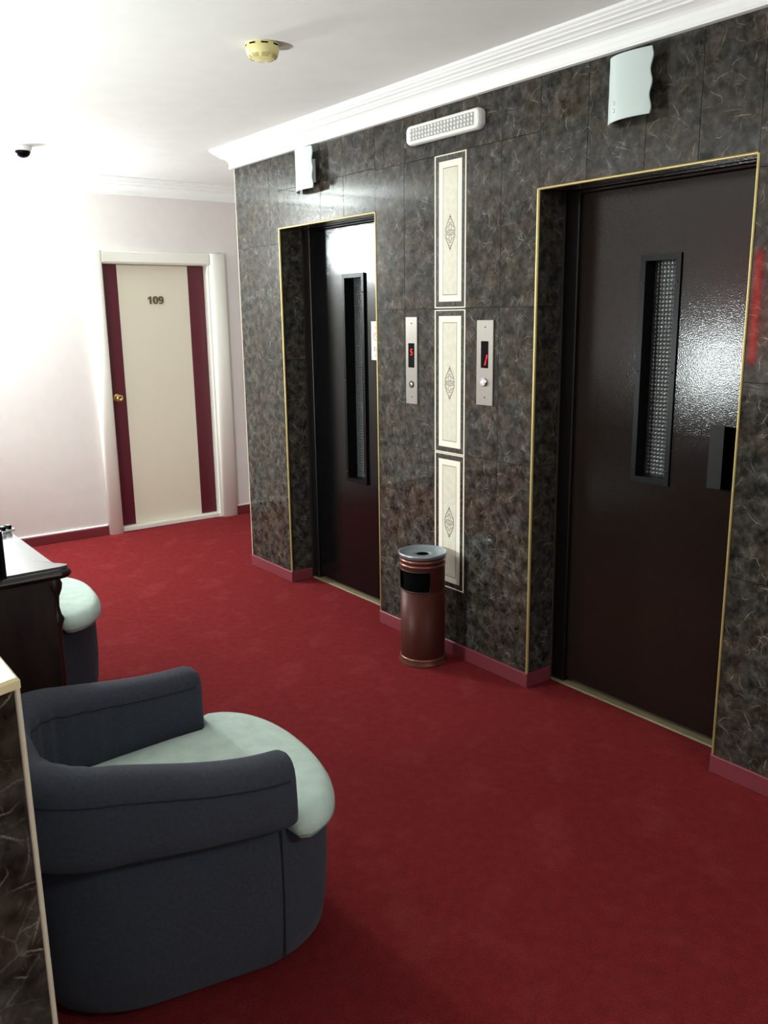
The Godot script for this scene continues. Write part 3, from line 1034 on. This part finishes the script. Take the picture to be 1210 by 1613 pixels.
# ------------------------------------------------------------------ armchairs
func d_plan(w: float, back: float, rb: float, fx: float, fa: float) -> Array:
	# counter-clockwise seen from above (x to the front, z to the right-hand side): returns Vector2(x, z)
	var p := []
	for k in 9:
		var a := PI / 2 * k / 8.0
		p.append(Vector2(back + rb - rb * cos(a), -w + rb - rb * sin(a)))
	for k in range(1, 32):
		var a2 := -PI / 2 + PI * k / 32.0
		var c := cos(a2)
		var s := sin(a2)
		p.append(Vector2(fx + fa * pow(c, 0.9), w * signf(s) * pow(absf(s), 0.8)))
	for k in 9:
		var a3 := PI / 2 * k / 8.0
		p.append(Vector2(back + rb - rb * sin(a3), w - rb + rb * cos(a3)))
	p.reverse()
	for i in p.size():      # the sides draw in towards the back
		p[i].y *= 1.0 - 0.22 * clampf((0.15 - p[i].x) / 0.5, 0.0, 1.0)
	return p

func ring_at(plan: Array, y: float, inset: float, sc := 1.0, c := Vector2(0.05, 0)) -> Array:
	var out := []
	var n := plan.size()
	var area := 0.0
	for i in n: area += plan[i].cross(plan[(i + 1) % n])
	for i in n:
		var t: Vector2 = (plan[(i + 1) % n] - plan[(i + n - 1) % n]).normalized()
		var nn := Vector2(-t.y, t.x) * signf(area)     # inward
		var p: Vector2 = plan[i]
		p += nn * inset
		p = c + (p - c) * sc
		out.append(Vector3(p.x, y, p.y))
	return out

func build_armchairs() -> void:
	var t := thing("armchair", "near dark blue tub armchair with mint seat beside the low marble wall", "armchair", Vector3(0.728, 0, -1.940), deg_to_rad(-4.0), "blue tub armchairs with mint seats")
	# base drum
	var plan := d_plan(0.292, -0.35, 0.22, 0.11, 0.302)
	var b := mb()
	var rings := []
	for e in [[0.030, 0.030], [0.036, 0.018], [0.09, 0.008], [0.2, 0.0], [0.30, 0.0], [0.37, 0.003], [0.42, 0.015]]:
		rings.append(ring_at(plan, e[0], e[1]))
	loft(b, rings)
	obj("base", b, M.blue, t)
	for sg in [-1.0, 1.0]:
		var bs := mb()
		tube(bs, [Vector3(0.19, 0.04, sg * 0.279), Vector3(0.19, 0.2, sg * 0.2875), Vector3(0.19, 0.40, sg * 0.286)], 0.0028, 6)
		obj("base_seam", bs, M.seam, t)
	# arms and back in one upholstered shell
	var path := []
	var a := 0.305
	var fx := 0.185
	var bx := -0.365
	var rc := 0.19
	var ab := 0.250
	for k in 15: path.append(Vector2(lerpf(fx, bx + rc, k / 14.0), lerpf(a, ab, pow(k / 14.0, 1.3))))
	for k in range(1, 13):
		var an := PI / 2 * k / 12.0
		path.append(Vector2(bx + rc - rc * sin(an), ab - rc + rc * cos(an)))
	for k in range(1, 4): path.append(Vector2(bx, lerpf(ab - rc, -(ab - rc), k / 4.0)))
	for k in range(0, 12):
		var an2 := PI / 2 * k / 12.0
		path.append(Vector2(bx + rc - rc * cos(an2), -(ab - rc) - rc * sin(an2)))
	for k in 15: path.append(Vector2(lerpf(bx + rc, fx, k / 14.0), -lerpf(a, ab, pow(1.0 - k / 14.0, 1.3))))
	var prof := [[-0.046, 0.0], [-0.055, 0.15], [-0.058, 0.4], [-0.058, 0.66], [-0.056, 0.80], [-0.050, 0.90], [-0.036, 0.965], [-0.014, 0.995], [0.014, 0.995], [0.036, 0.965], [0.052, 0.90], [0.060, 0.80], [0.066, 0.55], [0.068, 0.36], [0.064, 0.27], [0.050, 0.21], [0.02, 0.19]]
	var st := mb()
	st.set_smooth_group(1)
	var rows := []
	var n := path.size()
	var seam_o := []
	var seam_i := []
	for i in n:
		var p: Vector2 = path[i]
		var d: Vector2 = (path[mini(i + 1, n - 1)] - path[maxi(i - 1, 0)]).normalized()
		var out_n := Vector2(d.y, -d.x)
		if out_n.dot(p - Vector2(0.1, 0)) < 0: out_n = -out_n
		var back := smoothstep(0.15, -0.33, p.x)
		var top := 0.612 + 0.065 * back
		var yb := 0.408
		var row := []
		for q in prof:
			var off: float = q[0]
			if off < 0 and q[1] > 0.1 and q[1] < 0.93:
				off -= 0.02 * back
				var bend := smoothstep(0.05, -0.1, p.x) * smoothstep(0.02, 0.12, absf(p.y))
				off += 0.007 * bend * sin(i * 2.1) * sin(q[1] * PI)
			row.append(Vector3(p.x + out_n.x * off, yb + q[1] * (top - yb), p.y + out_n.y * off))
		rows.append(row)
		seam_o.append(row[11] + Vector3(out_n.x, 0, out_n.y) * 0.0008)
		seam_i.append(row[4] - Vector3(out_n.x, 0, out_n.y) * 0.0008)
	# rounded front ends
	var ends := []
	for e in [0, n - 1]:
		var src: Array = rows[e]
		var list := []
		for k in range(1, 7):
			var s := sin(PI / 2 * k / 6.0)
			var sc := cos(PI / 2 * k / 6.0)
			var shrink := 1.0 - 0.030 / 0.12 * (1 - sc) * 2.0
			var cz: float = path[e].y
			var cy := 0.49
			var row2 := []
			for v in src:
				row2.append(Vector3(v.x + 0.026 * s, cy + (v.y - cy) * (1.0 - 0.15 * (1 - sc)), cz + (v.z - cz) * shrink))
			list.append(row2)
		ends.append(list)
	var all: Array = ends[0].duplicate()
	all.reverse()
	all.append_array(rows)
	all.append_array(ends[1])
	var m := prof.size()
	for i in all.size() - 1:
		for k in m:
			var j := (k + 1) % m
			quad(st, all[i][k], all[i][j], all[i + 1][j], all[i + 1][k])
	for e in [0, all.size() - 1]:
		var c := Vector3.ZERO
		for v in all[e]: c += v
		c /= m
		for k in m:
			if e == 0: tri(st, all[e][(k + 1) % m], all[e][k], c)
			else: tri(st, all[e][k], all[e][(k + 1) % m], c)
	obj("arm_and_back_shell", st, M.blue, t)
	for sm in [seam_o, seam_i]:
		var pp := mb()
		tube(pp, sm, 0.0022, 6)
		obj("piping", pp, M.seam, t)
	# T-shaped seat cushion
	var cp := [Vector2(-0.25, -0.190), Vector2(-0.05, -0.222), Vector2(0.10, -0.240), Vector2(0.19, -0.245), Vector2(0.205, -0.262), Vector2(0.212, -0.30), Vector2(0.218, -0.325)]
	for k in range(1, 28):
		var an3 := -PI / 2 + PI * k / 28.0
		cp.append(Vector2(0.215 + 0.195 * pow(cos(an3), 0.85), 0.338 * signf(sin(an3)) * pow(absf(sin(an3)), 0.92)))
	for k in 7:
		var v: Vector2 = cp[6 - k]
		cp.append(Vector2(v.x, -v.y))
	cp.reverse()
	var cu := mb()
	var cr := []
	for e in [[0.378, 0.03, 1.0], [0.383, 0.012, 1.0], [0.396, 0.002, 1.0], [0.412, 0.0, 1.0], [0.428, 0.004, 1.0], [0.440, 0.008, 0.985], [0.449, 0.008, 0.955], [0.456, 0.006, 0.88], [0.461, 0.004, 0.7], [0.463, 0.0, 0.4]]:
		cr.append(ring_at(cp, e[0], e[1], e[2], Vector2(0.20, 0)))
	loft(cu, cr)
	obj("seat_cushion", cu, M.mint, t).set_meta("label", "mint green seat cushion")
	var cs := mb()
	tube(cs, ring_at(cp, 0.398, 0.0015, 1.0, Vector2(0.20, 0)), 0.0022, 6, true)
	obj("cushion_piping", cs, M.mint_seam, t)
	for s in [[-0.19, -0.16], [-0.19, 0.16], [0.20, -0.20], [0.20, 0.20]]:
		var f := mb()
		lathe(f, [Vector2(0.02, 0.0), Vector2(0.024, 0.03)], Vector3(s[0], 0.0, s[1]), 14)
		obj("foot", f, M.black, t)
	var c2: Node3D = t.duplicate()
	c2.name = numbered("armchair", self)
	add_child(c2, true)
	c2.position = Vector3(0.712, 0, -3.72)
	c2.rotation.y = deg_to_rad(-7.0)
	for part in ["seat_cushion", "cushion_piping"]: c2.get_node(part).position.x += 0.025
	c2.set_meta("label", "far dark blue tub armchair with mint seat, half hidden behind the wooden console")

# ------------------------------------------------------------------ console
func build_console() -> void:
	var x0 := 0.335
	var x1 := 0.668
	var z0 := -3.10
	var z1 := -2.53
	var t := thing("console_table", "dark wood console cabinet with pale glossy top between the armchairs", "cabinet", Vector3.ZERO)
	var b := mb()
	box(b, Vector3(x0, 0.04, z0), Vector3(x1, 0.862, z1), 0.004)
	obj("body", b, M.wood, t)
	var pl := mb()
	box(pl, Vector3(x0, 0.0, z0 + 0.01), Vector3(x1 + 0.012, 0.06, z1 + 0.012), 0.006)
	obj("plinth", pl, M.wood, t)
	# carved pilaster on the visible corner
	var pi := mb()
	var pp := [Vector2(0.016, 0.06), Vector2(0.018, 0.10), Vector2(0.014, 0.12), Vector2(0.014, 0.70), Vector2(0.018, 0.715), Vector2(0.024, 0.73), Vector2(0.017, 0.745), Vector2(0.013, 0.77), Vector2(0.015, 0.80), Vector2(0.024, 0.822), Vector2(0.027, 0.84), Vector2(0.020, 0.862)]
	lathe(pi, pp, Vector3(x1 + 0.002, 0, z1 - 0.022), 20)
	obj("corner_pilaster", pi, M.wood, t)
	var pi2 := mb()
	lathe(pi2, pp, Vector3(x1 + 0.002, 0, z0 + 0.02), 20)
	obj("corner_pilaster", pi2, M.wood, t)
	# top with an ogee corner: plan
	var plan := []
	var ox := x1 + 0.022
	for q in [[x0, z1 + 0.03], [x0, z0], [ox, z0], [ox, z1 - 0.055], [ox + 0.003, z1 - 0.035], [ox + 0.018, z1 - 0.018], [ox + 0.028, z1 - 0.002], [ox + 0.028, z1 + 0.012], [ox + 0.018, z1 + 0.024], [ox - 0.005, z1 + 0.03]]:
		plan.append(Vector2(q[0], q[1]))
	plan.reverse()
	var tp := mb()
	var rr := []
	var c := Vector2((x0 + ox) / 2, (z0 + z1) / 2)
	for e in [[0.862, 0.014], [0.868, 0.005], [0.876, 0.0], [0.884, 0.002], [0.890, 0.009], [0.893, 0.010]]:
		rr.append(ring_at(plan, e[0], e[1], 1.0, c))
	loft(tp, rr, true, true, -1)
	obj("top_moulding", tp, M.wood, t)
	var tg := mb()
	var r0 := ring_at(plan, 0.893, 0.010, 1.0, c)
	var r1 := ring_at(plan, 0.900, 0.010, 1.0, c)
	loft(tg, [r0, r1], true, true, -1)
	obj("top_plate", tg, M.top, t).set_meta("label", "pale glossy top surface")
	# what stands on it at the frame edge
	var s := thing("framed_panel", "dark upright framed panel standing on the console at the left frame edge", "panel", Vector3(0.452, 0.90, -2.475))
	var f := mb()
	box(f, Vector3(-0.095, 0.0, -0.02), Vector3(0.079, 0.137, 0.0), 0.003)
	obj("frame", f, M.black, s)
	var g := mb()
	box(g, Vector3(-0.085, 0.012, 0.0), Vector3(0.068, 0.125, 0.002), 0.001)
	obj("face", g, M.screen, s)
	var h := thing("bracket", "small black bracket with two prongs at the far end of the console top", "bracket", Vector3(0.668, 0.90, -3.06), 0.5)
	for k in 2:
		var pr := mb()
		box(pr, Vector3(-0.02 + 0.025 * k, 0.0, -0.012), Vector3(-0.006 + 0.025 * k, 0.022, 0.012), 0.003)
		obj("prong", pr, M.black, h)
	var hb := mb()
	box(hb, Vector3(-0.024, 0.0, -0.014), Vector3(0.03, 0.008, 0.014), 0.002)
	obj("base_bar", hb, M.white_plastic, h)

# ------------------------------------------------------------------ bin
func build_bin() -> void:
	var t := thing("ash_bin", "brown metal cylinder bin with ashtray lid by the decor tiles", "bin", Vector3(2.447, 0, -3.005), 0.0)
	var R := 0.104
	# body wall with a real opening facing the room
	var a0 := deg_to_rad(146.0)
	var a1 := deg_to_rad(249.0)
	var y0 := 0.362
	var y1 := 0.458
	var b := mb()
	var sh := 0.094
	lathe(b, [Vector2(R, 0.03), Vector2(R, y0)], Vector3.ZERO, 64)
	lathe(b, [Vector2(R, y0), Vector2(R, y1)], Vector3.ZERO, 48, a1, a0 + TAU)
	lathe(b, [Vector2(R, y1), Vector2(R, 0.520)], Vector3.ZERO, 64)
	lathe(b, [Vector2(sh, 0.520), Vector2(sh, y1), Vector2(sh, y1), Vector2(R, y1)], Vector3.ZERO, 64)
	lathe(b, [Vector2(R, y0), Vector2(sh, y0), Vector2(sh, y0), Vector2(sh, 0.03)], Vector3.ZERO, 64)
	obj("body", b, M.bin_body, t)
	var li := mb()
	lathe(li, [Vector2(sh - 0.004, 0.05), Vector2(sh - 0.004, 0.51)], Vector3.ZERO, 48)
	obj("liner", li, M.dark, t)
	var fr := mb()
	var pts := []
	for k in 17: pts.append(polar(R + 0.001, lerpf(a0, a1, k / 16.0), y0))
	for k in 17: pts.append(polar(R + 0.001, lerpf(a1, a0, k / 16.0), y1))
	tube(fr, pts, 0.0024, 6, true)
	obj("opening_rim", fr, M.grey_metal, t)
	for y in [0.480, 0.502]:
		var rg := mb()
		lathe(rg, [Vector2(R, y - 0.006), Vector2(R + 0.003, y - 0.003), Vector2(R + 0.004, y), Vector2(R + 0.003, y + 0.003), Vector2(R, y + 0.006)], Vector3.ZERO, 64)
		obj("raised_ring", rg, M.copper, t)
	var bs := mb()
	lathe(bs, [Vector2(0.0, 0.0), Vector2(R + 0.010, 0.0), Vector2(R + 0.010, 0.0), Vector2(R + 0.011, 0.006), Vector2(R + 0.009, 0.012), Vector2(R + 0.005, 0.026), Vector2(R + 0.006, 0.032), Vector2(R + 0.002, 0.036), Vector2(R - 0.004, 0.037)], Vector3.ZERO, 64)
	obj("base_ring", bs, M.copper, t)
	var ld := mb()
	lathe(ld, [Vector2(R - 0.004, 0.512), Vector2(R + 0.004, 0.518), Vector2(R + 0.009, 0.528), Vector2(R + 0.009, 0.534), Vector2(R + 0.004, 0.536), Vector2(R - 0.004, 0.531), Vector2(R - 0.014, 0.525), Vector2(0.055, 0.522), Vector2(0.032, 0.523), Vector2(0.029, 0.520)], Vector3.ZERO, 64)
	var hl := mb()
	lathe(hl, [Vector2(0.029, 0.521), Vector2(0.0285, 0.42), Vector2(0.0285, 0.42), Vector2(0.0, 0.42)], Vector3.ZERO, 32)
	obj("ash_hole", hl, M.dark, t)
	obj("ashtray_lid", ld, M.bin_lid, t).set_meta("label", "grey metal ashtray lid with a hole")

func polar(r: float, a: float, y: float) -> Vector3:
	return Vector3(cos(a) * r, y, -sin(a) * r)

# ------------------------------------------------------------------ fittings on the marble
func round_rect(w: float, h: float, r: float, n := 8) -> Array:
	var p := []
	for c in [[w / 2 - r, h / 2 - r, 0.0], [-w / 2 + r, h / 2 - r, 90.0], [-w / 2 + r, -h / 2 + r, 180.0], [w / 2 - r, -h / 2 + r, 270.0]]:
		for k in n + 1:
			var a: float = deg_to_rad(c[2] + 90.0 * k / n)
			p.append(Vector2(c[0] + r * cos(a), c[1] + r * sin(a)))
	return p

func plate(st: SurfaceTool, w: float, h: float, r: float, layers: Array, c := Vector3.ZERO, g := -1) -> void:
	# layers: [z, inset], back to front; the outline runs counter-clockwise seen from +z
	st.set_smooth_group(g)
	var rings := []
	for l in layers:
		var ring := []
		for p in round_rect(w - 2 * l[1], h - 2 * l[1], maxf(r - l[1], 0.0005)):
			ring.append(c + Vector3(p.x, p.y, l[0]))
		rings.append(ring)
	var n: int = rings[0].size()
	for i in rings.size() - 1:
		for k in n:
			quad(st, rings[i][k], rings[i][(k + 1) % n], rings[i + 1][(k + 1) % n], rings[i + 1][k])
	var last: Array = rings[-1]
	var cc := c + Vector3(0, 0, layers[-1][0])
	for k in n: tri(st, last[k], last[(k + 1) % n], cc)

func call_panel(label: String, zc: float, yc: float, w: float, h: float, k: int) -> void:
	var t := thing("lift_call_panel", label, "call panel", Vector3(WX, yc, zc), -PI / 2, "lift call panels")
	var p := mb()
	plate(p, w, h, 0.003, [[0.0, 0.0], [0.005, 0.0], [0.007, 0.002]])
	obj("face_plate", p, M.steel, t)
	var dy: float = [0.026, 0.036][k]
	var d := mb()
	plate(d, 0.046, 0.114, 0.003, [[0.0065, 0.0], [0.0078, 0.0005]], Vector3(0, dy, 0))
	obj("display_window", d, M.screen, t)
	# numeral made of slanted light bars
	var g := mb()
	var o := Vector3(0.003, dy + 0.016, 0.0082)
	var sw := 0.011
	var sh := 0.013
	var segs := []
	if k == 0: segs = [[-1, 1, 1, 1], [-1, 1, -1, 0], [-1, 0, 1, 0], [1, 0, 1, -1], [-1, -1, 1, -1]]
	else:
		o = Vector3(0.011, dy - 0.022, 0.0082)
		sh = 0.022
		segs = [[0, 1.0, 0, 0.08], [0, -0.08, 0, -1.0]]
	for s in segs:
		var a := o + Vector3(s[0] * sw / 2 + s[1] * 0.003 * (2.2 if k == 1 else 1.0), s[1] * sh, 0)
		var b := o + Vector3(s[2] * sw / 2 + s[3] * 0.003 * (2.2 if k == 1 else 1.0), s[3] * sh, 0)
		tube(g, [a, a.lerp(b, 0.5), b], 0.0021 if k == 0 else 0.0028, 6)
	obj("numeral", g, M.digit, t).set_meta("label", "glowing red numeral %s" % ["5", "1"][k])
	var by: float = [-0.110, -0.080][k]
	var br := mb()
	var r := 0.019 if k == 1 else 0.017
	if k == 1:
		lathe_z(br, [Vector2(r, 0.007), Vector2(r, 0.014), Vector2(r - 0.003, 0.017), Vector2(r - 0.005, 0.016)], Vector3(0.0, by, 0), 28)
		obj("button_ring", br, M.chrome, t)
		var bt := mb()
		lathe_z(bt, [Vector2(r - 0.005, 0.012), Vector2(r - 0.006, 0.0155), Vector2(0.0, 0.0165)], Vector3(0.0, by, 0), 24)
		obj("push_button", bt, M.white_plastic, t)
	else:
		lathe_z(br, [Vector2(r, 0.007), Vector2(r, 0.010), Vector2(r - 0.004, 0.011), Vector2(r - 0.005, 0.009)], Vector3(0.0, by, 0), 28)
		obj("button_ring", br, M.grey_metal, t)
		var bt2 := mb()
		lathe_z(bt2, [Vector2(r - 0.005, 0.008), Vector2(r - 0.006, 0.010), Vector2(0.0, 0.0105)], Vector3(0.0, by, 0), 24)
		obj("push_button", bt2, M.steel, t)
		var dt := mb()
		for q in [[-0.003, 0.005], [0.003, 0.005], [-0.003, 0.0], [-0.003, -0.005], [0.003, -0.005]]:
			lathe_z(dt, [Vector2(0.0016, 0.0102), Vector2(0.0, 0.0118)], Vector3(q[0], by + q[1], 0), 8)
		obj("braille_dots", dt, M.black, t)
	for y in [h / 2 - 0.03, -h / 2 + 0.035]:
		var sc := mb()
		lathe_z(sc, [Vector2(0.0035, 0.007), Vector2(0.003, 0.0085), Vector2(0.0, 0.009)], Vector3(0.002, y, 0), 12)
		obj("screw", sc, M.grey_metal, t)

func build_wall_fittings() -> void:
	call_panel("steel lift call panel showing a red 5, left of the decor tiles", -3.258, 1.388, 0.087, 0.408, 0)
	call_panel("steel lift call panel showing a red 1, right of the decor tiles", -2.755, 1.395, 0.103, 0.362, 1)
	var e := thing("emergency_light", "white oblong emergency light full of small lamps under the cornice", "emergency light", Vector3(WX, 2.376, -3.013), -PI / 2)
	var b := mb()
	plate(b, 0.480, 0.082, 0.026, [[0.0, 0.002], [0.010, 0.0], [0.024, 0.0], [0.024, 0.0], [0.034, 0.004], [0.037, 0.010]])
	obj("housing", b, M.white_plastic, e)
	var bed := mb()
	plate(bed, 0.418, 0.052, 0.004, [[0.0365, 0.0], [0.0376, 0.0008]])
	obj("lamp_bed", bed, M.led_bed, e)
	var ls := mb()
	for i in 20:
		for j in 3:
			var c := Vector3(-0.1995 + 0.021 * i, -0.0165 + 0.0165 * j, 0.0376)
			lathe_z(ls, [Vector2(0.0066, 0.0), Vector2(0.0062, 0.003), Vector2(0.004, 0.0055), Vector2(0.0, 0.0065)], c, 10)
	var lo := obj("small_lamps", ls, M.led, e)
	lo.set_meta("kind", "stuff")

# ------------------------------------------------------------------ ceiling
func build_ceiling_fittings() -> void:
	var t := thing("smoke_detector", "yellowed round smoke detector on the ceiling", "smoke detector", Vector3(1.745, CEIL, -3.07))
	var R := 0.062
	var b := mb()
	lathe(b, [Vector2(0.0, -0.052), Vector2(R * 0.62, -0.051), Vector2(R * 0.80, -0.046), Vector2(R * 0.92, -0.036), Vector2(R * 0.98, -0.024), Vector2(R, -0.012), Vector2(R * 0.99, -0.010), Vector2(R * 0.97, 0.0)], Vector3.ZERO, 48)
	obj("body", b, M.yellow_plastic, t)
	for k in 8:
		var a := TAU * k / 8.0 + 0.2
		var s := mb()
		lathe(s, [Vector2(R * 0.985, -0.0105), Vector2(R * 1.012, -0.0100), Vector2(R * 1.008, -0.0055), Vector2(R * 0.97, -0.005)], Vector3.ZERO, 6, a, a + 0.42)
		obj("vent_slot", s, M.dark, t)
		var s2 := mb()
		lathe(s2, [Vector2(R * 0.70, -0.0505), Vector2(R * 0.81, -0.0475), Vector2(R * 0.90, -0.0405)], Vector3.ZERO, 6, a, a + 0.5)
		obj("lower_groove", s2, M.groove, t)
	var d := thing("dome_camera", "small dark dome camera on the ceiling near the far wall", "camera", Vector3(1.53, CEIL, -5.53))
	var r := mb()
	lathe(r, [Vector2(0.046, -0.028), Vector2(0.052, -0.018), Vector2(0.055, 0.0)], Vector3.ZERO, 36)
	obj("mount_ring", r, M.white_plastic, d)
	var g := mb()
	var pr := []
	for k in 9:
		var a2 := PI / 2 * k / 8.0
		pr.append(Vector2(0.045 * sin(a2), -0.028 - 0.038 * cos(a2)))
	lathe(g, pr, Vector3.ZERO, 36)
	obj("dome", g, M.screen, d)
